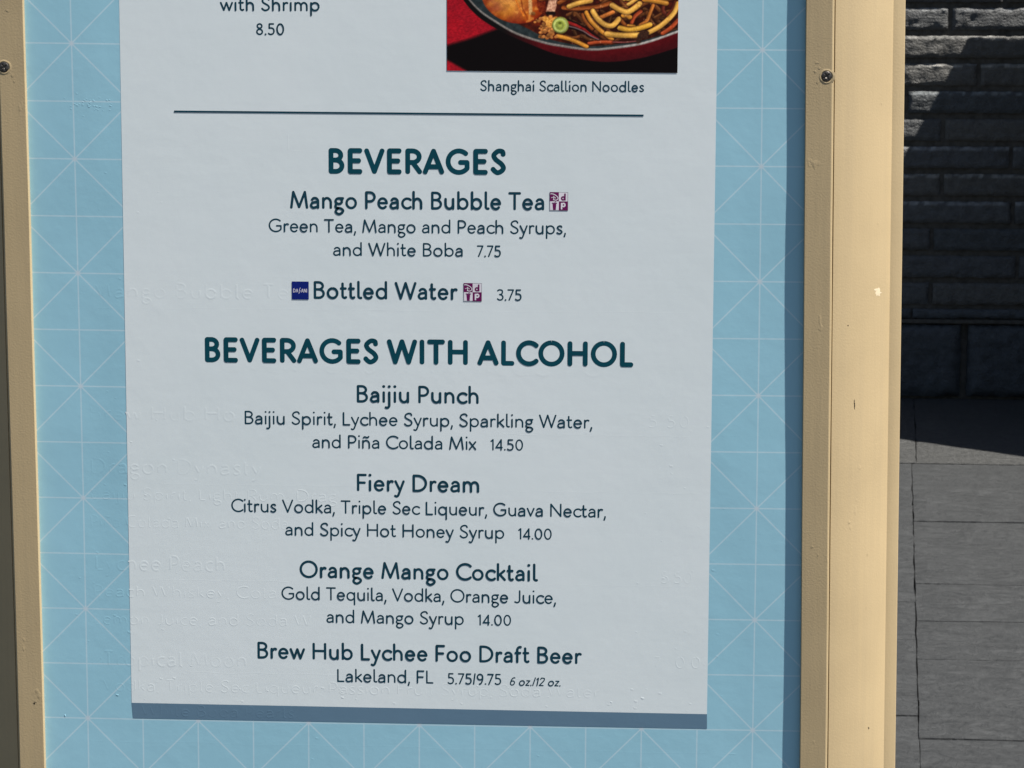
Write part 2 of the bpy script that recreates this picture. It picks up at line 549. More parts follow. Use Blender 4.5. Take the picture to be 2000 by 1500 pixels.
# text, left, right, baseline left, baseline right, cap height (mm), weight, kind, slant
LETTERING = [
    ('with Shrimp', -144.95, -70.8, 1523.5, 1523.4, 10.2, 0.135, 'item', 0),
    ('8.50', -118.24, -97.22, 1506.05, 1506.0, 8.75, 0.135, 'price', 0),
    ('Shanghai Scallion Noodles', 47.43, 167.63, 1465.7, 1465.3, 7.94, 0.13, 'caption', 0),
    ('BEVERAGES', -65.01, 66.6, 1404.6, 1404.5, 19.02, 0.19, 'heading', 0),
    ('Mango Peach Bubble Tea', -94.06, 94.99, 1378.58, 1378.52, 13.4, 0.142, 'item', 0),
    ('Green Tea, Mango and Peach Syrups,', -110.19, 111.22, 1361.1, 1360.9, 10.1, 0.117, 'description', 0),
    ('and White Boba', -62.14, 34.78, 1343.76, 1343.8, 10.1, 0.117, 'description', 0),
    ('7.75', 45.18, 63.1, 1343.71, 1343.74, 8.7, 0.125, 'price', 0),
    ('Bottled Water', -76.84, 31.11, 1311.5, 1311.5, 13.4, 0.142, 'item', 0),
    ('3.75', 60.16, 78.63, 1311.4, 1311.4, 8.6, 0.125, 'price', 0),
    ('BEVERAGES WITH ALCOHOL', -159.45, 162.07, 1263.1, 1262.8, 19.02, 0.187, 'heading', 0),
    ('Baijiu Punch', -44.91, 46.81, 1233.81, 1233.72, 13.35, 0.142, 'item', 0),
    ('Baijiu Spirit, Lychee Syrup, Sparkling Water,', -129.89, 131.92, 1216.4, 1216.2, 10.25, 0.117, 'description', 0),
    ('and Pi\u00f1a Colada Mix', -78.78, 45.15, 1198.88, 1198.89, 10.25, 0.117, 'description', 0),
    ('14.50', 55.62, 80.25, 1198.79, 1198.8, 8.7, 0.125, 'price', 0),
    ('Fiery Dream', -45.16, 47.46, 1166.44, 1166.43, 13.37, 0.142, 'item', 0),
    ('Citrus Vodka, Triple Sec Liqueur, Guava Nectar,', -140.81, 142.66, 1149.1, 1148.8, 10.3, 0.117, 'description', 0),
    ('and Spicy Hot Honey Syrup', -99.93, 66.35, 1131.59, 1131.51, 10.3, 0.117, 'description', 0),
    ('14.00', 76.66, 102.12, 1131.32, 1131.32, 8.75, 0.125, 'price', 0),
    ('Orange Mango Cocktail', -89.02, 91.46, 1099.14, 1099.17, 13.4, 0.142, 'item', 0),
    ('Gold Tequila, Vodka, Orange Juice,', -103.12, 105.63, 1082.0, 1082.2, 10.25, 0.117, 'description', 0),
    ('and Mango Syrup', -68.94, 35.89, 1064.6, 1064.75, 10.25, 0.117, 'description', 0),
    ('14.00', 46.31, 71.79, 1064.6, 1064.74, 8.65, 0.125, 'price', 0),
    ('Brew Hub Lychee Foo Draft Beer', -122.05, 125.5, 1035.8, 1036.1, 13.2, 0.142, 'item', 0),
    ('Lakeland, FL', -60.99, 12.86, 1018.68, 1018.8, 10.24, 0.117, 'description', 0),
    ('5.75/9.75', 23.45, 64.41, 1018.6, 1018.7, 8.73, 0.125, 'price', 0),
    ('6 oz./12 oz.', 70.57, 109.38, 1018.45, 1018.55, 6.61, 0.13, 'price', 0.2),
]
# old lettering still standing proud under the new vinyl
GHOSTS = [
    ('Mango Bubble Tea', -245.24, -86.0, 1310.3, 1310.25, 12.72, 0.16),
    ('Brew Hub Ho', -248.27, -137.0, 1217.44, 1217.7, 12.9, 0.16),
    ('5.50', 173.49, 203.93, 1217.19, 1217.19, 9.63, 0.13),
    ('Dragon Dynasty', -248.3, -117.07, 1176.65, 1176.87, 12.97, 0.15),
    ('Baijiu Spirit, Light Rum, Drag', -248.69, -60.0, 1156.94, 1157.5, 9.86, 0.13),
    ('Pi\u00f1a Colada Mix, and Soda', -249.12, -97.5, 1135.59, 1135.9, 9.9, 0.13),
    ('Lychee Peach', -246.23, -146.08, 1101.91, 1102.36, 13.12, 0.15),
    ('Peach Whiskey, Cola', -247.82, -107.0, 1081.57, 1082.3, 9.97, 0.13),
    ('Lemon Juice, and Soda W', -248.24, -80.0, 1059.98, 1061.2, 10.0, 0.13),
    ('Tropical Moon', -242.13, -130.41, 1027.19, 1028.12, 13.27, 0.15),
    ('Vodka, Triple Sec Liqueur, Passion Fruit Syrup, Soda Water', -242.5, 139.48, 1007.86, 1009.81, 10.08, 0.13),
    ('White Boba Pearls', -213.0, -94.09, 988.66, 989.2, 9.6, 0.13),
    ('BEVERAGES WITH ALCOHOL', -155.09, 153.3, 1254.73, 1254.26, 18.59, 0.17),
    ('5.50', 184.08, 207.87, 1099.14, 1099.14, 9.4, 0.13),
    ('7.00', 179.09, 215.0, 1033.62, 1034.14, 9.49, 0.13),
]

# ===================================================== THE MENU BOARD
board = empty("menu_board")
tag(board, "tall framed menu board listing beverages on a white sheet with pale blue patterned border", "menu board")
Z0, Z1 = 0.72, 1.96


def pattern_uv(x, z):
    a = x / 0.3; b = (z - 1.25) / 0.3
    u = -0.01752 + 3.53365 * a + 0.01264 * b + 0.02386 * a * a - 0.00046 * a * b + 0.00871 * b * b
    v = 3.08595 + 0.01006 * a + 3.5226 * b - 0.0064 * a * a + 0.01857 * a * b + 0.01189 * b * b
    return u, v


def set_pattern_uv(o):
    me = o.data
    uvl = me.uv_layers.new(name="pattern")
    for lp in me.loops:
        c = me.vertices[lp.vertex_index].co
        uvl.data[lp.index].uv = pattern_uv(c.x, c.z)


# border panel: a grid around and behind the sheet (slightly wavy vinyl on board)
def wave(x, z):
    return 0.0009 * noise.noise(Vector((x * 3.1, 4.2, z * 5.0))) + 0.0003 * noise.noise(Vector((x * 9, 1.2, z * 14)))


V, F = [], []
NX, NZ = 70, 140
XA, XB = -0.301, 0.301


def edge_damp(x):     # keep the centre behind the sheet flat
    return max(0.0, min(1.0, (abs(x) - 0.222) / 0.02))


for j in range(NZ + 1):
    for i in range(NX + 1):
        x = XA + (XB - XA) * i / NX; z = Z0 + (Z1 - Z0) * j / NZ
        V.append((x, wave(x, z) * edge_damp(x), z))
for j in range(NZ):
    for i in range(NX):
        q = j * (NX + 1) + i
        F.append((q, q + 1, q + NX + 2, q + NX + 1))
panel = mesh_obj("border_panel", V, F, M_blue, board, smooth=True)
panel["label"] = "pale blue border printed with thin white starburst lines"
set_pattern_uv(panel)
V, F = [], []
add_box(V, F, XA, XB, 0.0025, 0.014, Z0, Z1)
_t = NT("plywood_back", 0.8, 0.2)
M_ply = _t.done(_t.ramp(_t.noise(_t.coords((2, 2, 18)), 3, 4), [(0.3, (0.20, 0.13, 0.07)), (0.7, (0.30, 0.21, 0.12))]))
mesh_obj("backing_board", V, F, M_ply, board)

# the white printed sheet
SX0, SX1, SZ0, SZ1 = -0.2199, 0.2204, 0.9992, 1.90
V, F = [], []
nx, nz = 40, 60
for j in range(nz + 1):
    for i in range(nx + 1):
        x = SX0 + (SX1 - SX0) * i / nx; z = SZ0 + (SZ1 - SZ0) * j / nz
        V.append((x, -0.0001, z))
for j in range(nz):
    for i in range(nx):
        q = j * (nx + 1) + i
        F.append((q, q + 1, q + nx + 2, q + nx + 1))
sheet = mesh_obj("menu_sheet", V, F, M_white, board, smooth=True)
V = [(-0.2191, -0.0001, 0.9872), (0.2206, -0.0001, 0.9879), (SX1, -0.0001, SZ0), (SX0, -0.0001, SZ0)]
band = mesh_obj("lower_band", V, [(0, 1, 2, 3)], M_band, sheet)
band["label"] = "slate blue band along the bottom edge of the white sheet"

# printed words and prices
NAMES = {'item': 'item_name', 'price': 'price', 'caption': 'photo_caption', 'heading': 'heading', 'description': 'item_description'}
for (txt, xl, xr, yl, yr, cap, w, kind, sh) in LETTERING:
    st, ratio = layout(txt, xl, xr, yl, yr, cap, w, sh)
    V, F = [], []
    flat_strokes(st, 0.14, V, F)
    o = mesh_obj(NAMES[kind], V, F, M_inkh if kind == 'heading' else M_ink, sheet)
    fix_front(o)
    print("%-50s %.3f" % (txt, ratio))
# rule above the beverages
V = [(-0.18014, -0.00025, 1.44937), (0.16745, -0.00025, 1.44774), (0.16745, -0.00025, 1.44906), (-0.18014, -0.00025, 1.45069)]
mesh_obj("divider_line", V, [(0, 1, 2, 3)], M_ink, sheet)

# embossed ghost of the previous menu, pushing up through the vinyl
bins = {'white': ([], []), 'blue': ([], []), 'band': ([], [])}


def ridge(P, half, height, base=0.00002):
    offs = (-1, -.55, 0, .55, 1); prof = (0, .7, 1, .7, 0)
    rows = offset_run(P, half, offs)
    n = len(rows)
    for i in range(n - 1):
        cx = (P[i][0] + P[i + 1][0]) / 2; cz = (P[i][1] + P[i + 1][1]) / 2
        if abs(cx) > 272: continue
        if cx < -219.6 or cx > 220.2: key = 'blue'
        elif cz < 986.5: key = 'blue'
        elif cz < 998.6: key = 'band'
        else: key = 'white'
        Vb, Fb = bins[key]
        b = len(Vb)
        for rr, k in ((rows[i], i), (rows[i + 1], i + 1)):
            e = 0.0 if (k == 0 or k == n - 1) else 1.0
            for (x, z), pf in zip(rr, prof):
                wy = wave(x / 1000, z / 1000) * edge_damp(x / 1000) if key == 'blue' else -0.0001
                Vb.append((x / 1000, wy - (height * pf * e) / 1000 + base, z / 1000))
        for k in range(4):
            Fb.append((b + k, b + k + 5, b + k + 6, b + k + 1))


def resample(P, step):
    out = [P[0]]
    for a, b in zip(P, P[1:]):
        L = math.hypot(b[0] - a[0], b[1] - a[1]); n = max(1, int(L / step))
        for k in range(1, n + 1): out.append((a[0] + (b[0] - a[0]) * k / n, a[1] + (b[1] - a[1]) * k / n))
    return out


for (txt, xl, xr, yl, yr, cap, w) in GHOSTS:
    st, _ = layout(txt, xl, xr, yl, yr, cap, w, 0.0, 1.25)
    big = txt.isupper() and len(txt) > 8
    for gi, pts, ww in st:
        amp = 0.047 * (0.75 + 0.5 * random.random()) * (0.6 if big else 1.0)
        for P in split_corners(pts):
            P = resample(P, 0.9)
            if big:                      # only the lower halves still show
                P = [q for q in P if q[1] < yl + 6.5 * random.uniform(.5, 1)]
            if len(P) < 3: continue
            ridge(P, ww * 0.66, amp)
# seams of the old strips, stray bubbles and specks
for (xa, xb, z) in ((-212, 215, 1303.5), (60, 214, 1211), (-200, -10, 1170), (60, 214, 1168), (-215, -95, 1096), (95, 215, 1097), (-180, 120, 1024),
                    (-95, 84, 1421), (-262, -226, 1303.2), (226, 262, 1212), (-262, 262, 968.5)):
    P = [(xa + (xb - xa) * k / 60, z + 0.35 * math.sin(k * .7 + z) + 0.4 * noise.noise(Vector((k * .2, z, 0)))) for k in range(61)]
    ridge(P, 0.5, 0.03)
P = [(-95, 1421 + k) for k in range(0, 14)]
ridge(P, 0.5, 0.05)


def bubble(x, z, r, hgt):
    P = [(x - r + 2 * r * k / 8, z + 0.15 * r * math.sin(k)) for k in range(9)]
    ridge(P, r * .8, hgt)


for _ in range(120):
    zone = random.random()
    if zone < .40: x, z = random.uniform(-262, -170), random.uniform(985, 1420)
    elif zone < .70: x, z = random.uniform(165, 232), random.uniform(1000, 1240)
    elif zone < .9: x, z = random.uniform(-215, 215), random.uniform(1001, 1022)
    else: x, z = random.uniform(-262, 262), random.uniform(955, 985)
    bubble(x, z, random.uniform(.5, 1.5), random.uniform(.02, .07))
for _ in range(46):                        # goosebump patch on the left border
    x, z = random.gauss(-256 + 12, 9), random.gauss(1455, 5)
    if x < -224 and x > -276: bubble(x, z, random.uniform(.5, 1.1), random.uniform(.04, .09))
for x, z, r, hgt in ((-282.5, 1440, 2.2, .5), (-283, 1446, 1.6, .4), (-273, 988, 1.4, .30), (-231, 1005, 1.1, .15), (171.5, 1010.5, 1.3, .10), (148, 1007, 1.0, .08), (-57, 1006.5, 1.2, .09)):
    bubble(x, z, r, hgt)
for key, mt, par, nm in (('white', M_white, sheet, 'embossed_ghost_lettering'), ('band', M_band, sheet, 'embossed_ghost_lettering'), ('blue', M_blue, panel, 'embossed_ghost_lettering')):
    Vb, Fb = bins[key]
    o = mesh_obj(nm, Vb, Fb, mt, par, smooth=True)
    fix_front(o)
    bm = bmesh.new(); bm.from_mesh(o.data); bmesh.ops.remove_doubles(bm, verts=bm.verts, dist=1e-6); bm.to_mesh(o.data); bm.free()
    if key == 'blue': set_pattern_uv(o)
    o["kind"] = "stuff"


# ---- dining-plan badges and the little water-brand square
def poly(V, F, MI, pts, lift, mi):
    b = len(V)
    V += [(x / 1000, -lift / 1000, z / 1000) for x, z in pts]
    F.append(tuple(range(b, b + len(pts)))); MI.append(mi)


def badge_strokes(V, F, MI, pts, w, lift, mi):
    n = len(F)
    flat_strokes([(0, pts, w)], lift, V, F)
    MI += [mi] * (len(F) - n)


M_plum = mat_ink("plum_ink", (0.135, 0.008, 0.085))
M_plumw = mat_ink("pale_badge_white", (0.74, 0.70, 0.76))
M_badgegrey = mat_ink("badge_outline_grey", (0.36, 0.36, 0.40))
M_navy = mat_ink("navy_ink", (0.004, 0.014, 0.16))
for (bx, bz) in ((99.04, 1378.56), (35.41, 1310.81)):
    s = 13.45
    V, F, MI = [], [], []
    P = lambda x, y: (bx + x * s, bz + y * s)
    R = lambda x0, y0, x1, y1: [P(x0, y0), P(x1, y0), P(x1, y1), P(x0, y1)]
    poly(V, F, MI, R(-.01, -.01, 1.01, 1.01), .24, 2)
    poly(V, F, MI, R(.025, .025, .5, .5), .27, 1)
    poly(V, F, MI, R(.5, .5, .975, .975), .27, 1)
    poly(V, F, MI, R(0, .5, .5, 1), .27, 0)
    poly(V, F, MI, R(.5, 0, 1, .5), .27, 0)
    D = lambda pts: [P(*q) for q in pts]
    # swash D on plum
    badge_strokes(V, F, MI, D(cat([(.05, .905), (.14, .91), (.28, .86), (.40, .77), (.455, .68), (.42, .60), (.34, .565), (.26, .575), (.20, .585)])), .042 * s, .30, 1)
    badge_strokes(V, F, MI, D(cat([(.225, .78), (.225, .69), (.22, .59)])), .04 * s, .31, 1)
    badge_strokes(V, F, MI, D(cat([(.09, .695), (.18, .725), (.27, .72), (.33, .675)])), .028 * s, .32, 1)
    # d
    badge_strokes(V, F, MI, D(arc(.735, .665, .082, .082, 0, 360, 16)), .085 * s, .30, 0)
    badge_strokes(V, F, MI, D([(.835, .90), (.835, .585)]), .085 * s, .31, 0)
    # p
    badge_strokes(V, F, MI, D(arc(.755, .305, .085, .085, 0, 360, 16)), .08 * s, .30, 1)
    badge_strokes(V, F, MI, D([(.655, .385), (.655, .09)]), .08 * s, .31, 1)
    # cup with straw
    poly(V, F, MI, D([(.185, .03), (.335, .03), (.365, .375), (.155, .375)]), .30, 0)
    badge_strokes(V, F, MI, D([(.13, .405), (.39, .405)]), .045 * s, .30, 0)
    badge_strokes(V, F, MI, D([(.25, .40), (.29, .475), (.345, .475)]), .022 * s, .31, 0)
    o = mesh_obj("dining_badge", V, F, [M_plum, M_plumw, M_badgegrey], sheet, mat_idx=MI)
    fix_front(o)
V, F, MI = [], [], []
poly(V, F, MI, [(-93.22, 1311.03), (-80.54, 1311.03), (-80.54, 1324.44), (-93.22, 1324.44)], .26, 0)
x0, z0, ch, sw = -92.1, 1316.4, 2.5, .34
LET = {'D': [[(0, 0), (0, 1), (.25, 1), (.55, .75), (.55, .25), (.25, 0), (0, 0)]], 'A': [[(0, 0), (.32, 1), (.64, 0)], [(.14, .35), (.5, .35)]],
       'S': [[(.48, 1.35), (.1, .62), (.42, .42), (.02, -.35)]], 'N': [[(0, 0), (0, 1), (.55, 0), (.55, 1)]], 'I': [[(0, 0), (0, 1)]]}
xx = 0
for c in "DASANI":
    for s_ in LET[c]:
        badge_strokes(V, F, MI, [(x0 + (xx + px) * ch, z0 + py * ch) for px, py in s_], sw, .30, 1)
    xx += {'D': .78, 'A': .86, 'S': .74, 'N': .80, 'I': .2}[c]
o = mesh_obj("water_badge", V, F, [M_navy, M_plumw], sheet, mat_idx=MI)
fix_front(o)


# ---- printed dish photograph: colours laid on a fine mesh
def paint_dish():
    SS = 2
    X0, X1, Y0, Y1 = 873, 1324, -70, 142
    Wd, Hd = (X1 - X0) * SS, (Y1 - Y0) * SS
    xs = X0 + (np.arange(Wd) + .5) / SS; ys = Y0 + (np.arange(Hd) + .5) / SS
    PX, PY = np.meshgrid(xs, ys)
    r = np.random.default_rng(3)

    def vnoise(sx, sy):
        gw, gh = int(Wd / SS / sx) + 3, int(Hd / SS / sy) + 3
        g = r.random((gh, gw))
        fx = (PX - X0) / sx; fy = (PY - Y0) / sy
        ix = fx.astype(int); iy = fy.astype(int); tx = fx - ix; ty = fy - iy
        tx = tx * tx * (3 - 2 * tx); ty = ty * ty * (3 - 2 * ty)
        return (g[iy, ix] * (1 - tx) + g[iy, ix + 1] * tx) * (1 - ty) + (g[iy + 1, ix] * (1 - tx) + g[iy + 1, ix + 1] * tx) * ty
    img = np.zeros((Hd, Wd, 3))
    n1 = vnoise(3, 1.2); n2 = vnoise(14, 9); n3 = vnoise(2, 2); n4 = vnoise(6, 6)

    def over(mask, c):
        nonlocal img
        c = np.broadcast_to(np.asarray(c, float), img.shape)
        img = img * (1 - mask[..., None]) + c * mask[..., None]

    def seg_d(P):
        best = np.full(PX.shape, 1e9); side = np.zeros(PX.shape); tt = np.zeros(PX.shape); L0 = 0
        for (ax, ay), (bx, by) in zip(P, P[1:]):
            dx, dy = bx - ax, by - ay; L = math.hypot(dx, dy) + 1e-9
            t_ = np.clip(((PX - ax) * dx + (PY - ay) * dy) / L ** 2, 0, 1)
            ex, ey = PX - ax - t_ * dx, PY - ay - t_ * dy
            dd = np.hypot(ex, ey); mk = dd < best
            best = np.where(mk, dd, best)
            side = np.where(mk, ey * np.sign(dx + 1e-9) if abs(dx) > abs(dy) else -ex, side)
            tt = np.where(mk, L0 + t_ * L, tt); L0 += L
        return best, side, tt / L0

    def curve_y(P):                      # piecewise curve y(x)
        P = cat(P, 8); P = sorted(P)
        return np.interp(PX, [q[0] for q in P], [q[1] for q in P])
    sm = lambda v, a, b: np.clip((v - a) / (b - a), 0, 1)
    # red cloth
    cloth = np.stack([118 + 40 * n1 + 22 * n2, 8 + 12 * n1 + 0 * n1, 22 + 12 * n1], -1)
    over(np.ones_like(PX), cloth)
    # cast shadow on the cloth in the print
    sh = curve_y([(860, 97), (880, 89), (920, 77), (965, 60), (1000, 48)])
    m_ = sm(PY - sh, -3, 5) * (1 - sm(PY - (118 + (PX - 873) * .55), -1, 5) * (PX < 915))
    over(m_, (6, 2, 3))
    # bowl
    rim_o = curve_y([(880, -64), (893, -22), (905, 3), (925, 27), (950, 47), (990, 69), (1040, 90), (1090, 108), (1150, 119), (1198, 121), (1258, 112), (1324, 92)])
    rim_l = curve_y([(888, -64), (902, -22), (915, 0), (940, 26), (975, 49), (1010, 68), (1060, 84), (1090, 90), (1150, 97.5), (1198, 94), (1258, 84), (1324, 61)])
    inner = curve_y([(918, -64), (930, -22), (942, 0), (965, 22), (1000, 43), (1035, 60), (1070, 77), (1110, 86), (1150, 91), (1198, 87), (1258, 78), (1324, 56)])
    red = .78 * np.stack([100 - 30 * sm(PY - rim_l, 2, 24) + 14 * n4, 4 + 6 * n4, 12 + 6 * n4], -1)
    left = sm(1060 - PX, 0, 80)
    red = red * (1 - left[..., None]) + np.array([10, 8, 8]) * left[..., None]
    over(sm(rim_o - PY, -1, 1), red)
    rimc = 0.5 + 0.5 * n4
    rc = np.stack([np.full_like(PX, 112) + 60 * rimc * sm(PX, 1150, 1300) + 25 * n3, 104 + 58 * rimc * sm(PX, 1150, 1300) + 22 * n3, 98 + 56 * rimc * sm(PX, 1150, 1300) + 20 * n3], -1)
    over(sm(rim_l + 2.4 - PY, -1, 1), rc * .85)
    over(sm(rim_l - 2.5 - PY, -1, 1), np.stack([26 + 20 * n4, 34 + 22 * n4, 36 + 22 * n4], -1))
    # sauce base
    base = np.stack([46 + 66 * n4 * n2, 10 + 22 * n4 * n2, 4 + 6 * n3], -1)
    over(sm(inner - PY, -1, 1.5), base)
    inside = sm(inner - PY, -1, 1)
    # meat, lower left
    cx, cy = 1003, 0; ang = math.radians(18)
    ex = (PX - cx) * math.cos(ang) + (PY - cy) * math.sin(ang); ey = -(PX - cx) * math.sin(ang) + (PY - cy) * math.cos(ang)
    q = (ex / 64) ** 2 + (ey / 47) ** 2
    mc = np.stack([196 - 62 * q + 40 * (n2 - .5) + 30 * (n4 - .5), 138 - 88 * q + 46 * (n2 - .5) + 22 * (n4 - .5), 66 - 52 * q + 16 * (n4 - .5)], -1)
    lt = sm(1015 - PX, -40, 60)[..., None]
    mc = mc * np.array([1.04, 1.06, 1.15]) * lt + mc * np.array([.98, .72, .46]) * (1 - lt)
    over(sm(1 - q, -.02, .05), mc)
    over(sm(1 - q, 0, .1) * sm(n4, .72, .85) * .55 * sm(PX, 985, 1000), (232, 160, 70))
    for P, w_, c in (([(1033, -30), (1036, 5), (1037, 28)], 7, (214, 170, 112)), ([(1018, 0), (1022, 20), (1030, 36)], 2, (110, 30, 6)), ([(1005, -5), (1012, 12), (1024, 34)], 2.5, (222, 110, 30)), ([(1058, -40), (1055, -10), (1060, 20)], 16, (96, 26, 10))):
        dd, sd, tt = seg_d(cat(P)); over(sm(w_ / 2 - dd, -1, 1.2) * .8, np.stack([c[0] + 50 * (n3 - .5), c[1] + 40 * (n3 - .5), c[2] + 20 * (n3 - .5)], -1))
    # pale slab of meat
    dd, sd, tt = seg_d([(1082, -20), (1080, 6), (1076, 24)])
    over(sm(8.5 - dd, -1, 1), np.stack([205 + 60 * (n3 - .5), 150 + 70 * (n3 - .5), 118 + 60 * (n3 - .5)], -1))
    dd, sd, tt = seg_d([(1070, 28), (1082, 28)]); over(sm(3.5 - dd, -1, 1), (20, 8, 6))

    def noodle(P, w_, c, dark=0.35):
        nonlocal img
        P = cat(P, 6)
        dd, sd, tt = seg_d(P)
        over(sm(w_ / 2 + 1.6 - dd, -1.6, 1.6) * .6, (34, 9, 4))
        sft = np.clip(sd / (w_ / 2), -1, 1)
        lum = 1.0 - .42 * np.clip(sft, 0, 1) ** 1.3 - .20 * np.clip(-sft, 0, 1) ** 2
        hl = np.exp(-((sft + .35) / .25) ** 2) * (0.35 + .65 * n4) * .5
        lon = .82 + .36 * np.interp(tt, [0, .2, .5, .8, 1], r.uniform(.2, 1, 5))
        cc = np.stack([np.clip(c[0] * lum * lon * .96 + 62 * hl, 0, 245), np.clip(c[1] * lum * lon * .98 + 66 * hl, 0, 236), np.clip(c[2] * lum * lon * 1.1 + 62 * hl, 0, 222)], -1)
        over(sm(w_ / 2 - dd, -.8, .8), cc)
    zz = lambda L: [(1090 + x * .12, y * .12) for x, y in L]
    OR, YE, BR, RD = (206, 130, 38), (222, 158, 60), (150, 72, 22), (160, 60, 24)
    for k in range(34):                  # the heap that runs on above
        x = r.uniform(1080, 1330); y = r.uniform(-75, 6); a_ = r.uniform(-.6, .6); L = r.uniform(25, 60)
        noodle([(x - L * math.cos(a_), y - L * math.sin(a_)), (x, y + r.uniform(-8, 12)), (x + L * math.cos(a_), y + L * math.sin(a_))], r.uniform(6, 9), [OR, YE, BR, RD][k % 4])
    over(inside * sm(PY, 8, 22) * sm(PX, 1085, 1100) * .7, base * .55)
    keep = img.copy()
    for k in range(34):                  # dim strands lower in the bowl
        x = r.uniform(1105, 1330); y = r.uniform(0, 84); a_ = r.uniform(-1.2, 1.2); L = r.uniform(10, 30); b_ = r.uniform(-11, 11)
        q_ = r.uniform(.28, .62)
        noodle([(x - L * math.cos(a_), y - L * math.sin(a_)), (x + b_ * math.sin(a_), y + b_ * math.cos(a_)), (x + L * math.cos(a_), y + L * math.sin(a_))], r.uniform(5, 8), (190 * q_, 96 * q_, 34 * q_))
    img = keep * (1 - inside[..., None]) + img * inside[..., None]
    for P, w_, c in (
            ([(400, 250), (430, 330), (500, 420), (560, 480)], 52, BR), ([(1720, 60), (1700, 160), (1740, 230)], 60, (96, 34, 18)), ([(1900, 40), (1860, 160), (1780, 250)], 60, (120, 46, 20)),
            ([(1340, 190), (1240, 280), (1190, 400)], 60, RD), ([(1000, 300), (1060, 380), (1120, 440)], 60, BR),
            ([(1540, 90), (1490, 220), (1440, 340), (1340, 410)], 58, (190, 104, 34)), ([(1140, 420), (1240, 430)], 44, OR),
            ([(850, 60), (620, 125), (300, 150), (90, 140)], 70, (158, 74, 24)), ([(1060, 260), (1120, 255), (1165, 285)], 74, OR),
            ([(680, 300), (790, 250), (890, 205)], 66, (196, 104, 36)), ([(180, 120), (340, 62), (530, 25)], 80, YE), ([(1400, 0), (1580, 20), (1750, 55)], 80, OR),
            ([(460, 215), (530, 340), (630, 450), (740, 540), (880, 640)], 66, OR), ([(565, 195), (650, 320), (770, 410), (890, 420), (985, 320)], 84, YE),
            ([(880, 95), (1000, 165), (1130, 200), (1250, 130), (1320, 65)], 86, YE),
            ([(1010, 460), (1160, 490), (1330, 460), (1490, 405)], 84, (216, 152, 44)), ([(1700, 540), (1830, 450), (1940, 330)], 66, RD),
            ([(510, 715), (680, 690), (880, 690)], 56, RD), ([(900, 690), (1100, 690), (1280, 670)], 20, (150, 70, 60)),
            ([(0, 600), (170, 640), (330, 700), (470, 765)], 66, OR),
            ([(800, 555), (950, 575), (1150, 578), (1310, 570)], 88, YE), ([(1480, 525), (1650, 430), (1790, 310), (1890, 190), (1940, 60)], 78, YE)):
        noodle(zz(P), w_ * .12, c)
    # glints in the sauce
    over(inside * sm(n3 * n4, .60, .8) * sm(PX, 1100, 1130) * .35, (236, 190, 150))
    # dark pepper with glossy edge
    dd, sd, tt = seg_d(zz([(160, 400), (300, 440), (430, 500), (540, 580), (660, 640)]))
    wv = 7.5 * (1 - tt * .75)
    over(sm(wv + 1.5 - dd, -1, 1), (10, 4, 4)); over(sm(wv * .75 - dd, -1, 1) * sm(-sd, -3, 1), np.stack([118 + 50 * n4, 18 + 20 * n4, 16 + 20 * n4], -1))
    over(sm(1.2 - np.abs(dd - wv * .55), -.6, .8) * (sd > 0) * .55, (190, 160, 160))
    # crumbs
    for k in range(70):
        x, y = 1066 + r.normal(0, 11), 58 + r.normal(0, 10)
        if y > 77 or x > 1096: continue
        rr = r.uniform(1.8, 4.6); dd = np.hypot(PX - x, (PY - y) * 1.2)
        b_ = r.uniform(.6, 1.1)
        over(sm(rr - dd, -.8, .8), np.stack([214 * b_ - 30 * sm(PY - y, -2, 4), 140 * b_ - 40 * sm(PY - y, -2, 4), 72 * b_ - 30 * sm(PY - y, -2, 4)], -1))
    for x, y, rr in ((1076, 46, 9), (1066, 40, 6), (1084, 40, 6)):
        dd = np.hypot(PX - x, PY - y); over(sm(rr - dd + 3 * (n4 - .5), -1, 1), np.stack([216 + 50 * (n3 - .5), 146 + 60 * (n3 - .5), 62 + 40 * (n3 - .5)], -1))
    # scallion slice
    dx, dy = (PX - 1095) / 16.5, (PY - 51) / 16.5
    q = np.hypot(dx, dy)
    g = .8 + .3 * np.sin(q * 13 + dx * 2) * .35 - .25 * sm(q, .75, 1) - .12 * dy
    over(sm(1 - q, -.04, .06), np.stack([186 * g, 196 * g, 84 * g], -1))
    over(sm(.20 - np.hypot(dx + .05, dy + .25), -.05, .1) * .8, (64, 74, 14))
    over(sm(.12 - np.abs(q - .72), -.03, .05) * .35, (236, 240, 180))
    # black fungus curl
    dd, sd, tt = seg_d(zz([(1310, 680), (1330, 590), (1380, 530), (1440, 540), (1420, 590), (1380, 580)]))
    over(sm(5 - dd + 1.5 * (n3 - .5), -1, 1), np.stack([40 + 26 * n3, 22 + 16 * n3, 16 + 10 * n3], -1))
    # re-assert the bright rim of the bowl
    over(sm(1.3 - np.abs(PY - rim_l + .6), -.8, 1.2) * (.35 + .6 * sm(PX, 1120, 1290)) * (.5 + .5 * n4), (206, 200, 192))
    for ax in (0, 1):                    # soft focus of the print
        img = .25 * np.roll(img, 1, ax) + .5 * img + .25 * np.roll(img, -1, ax)
    img = img * (.93 + .14 * n3[..., None])
    img = img.reshape(Hd // SS, SS, Wd // SS, SS, 3).mean((1, 3))
    return img, (X0, X1, Y0, Y1)


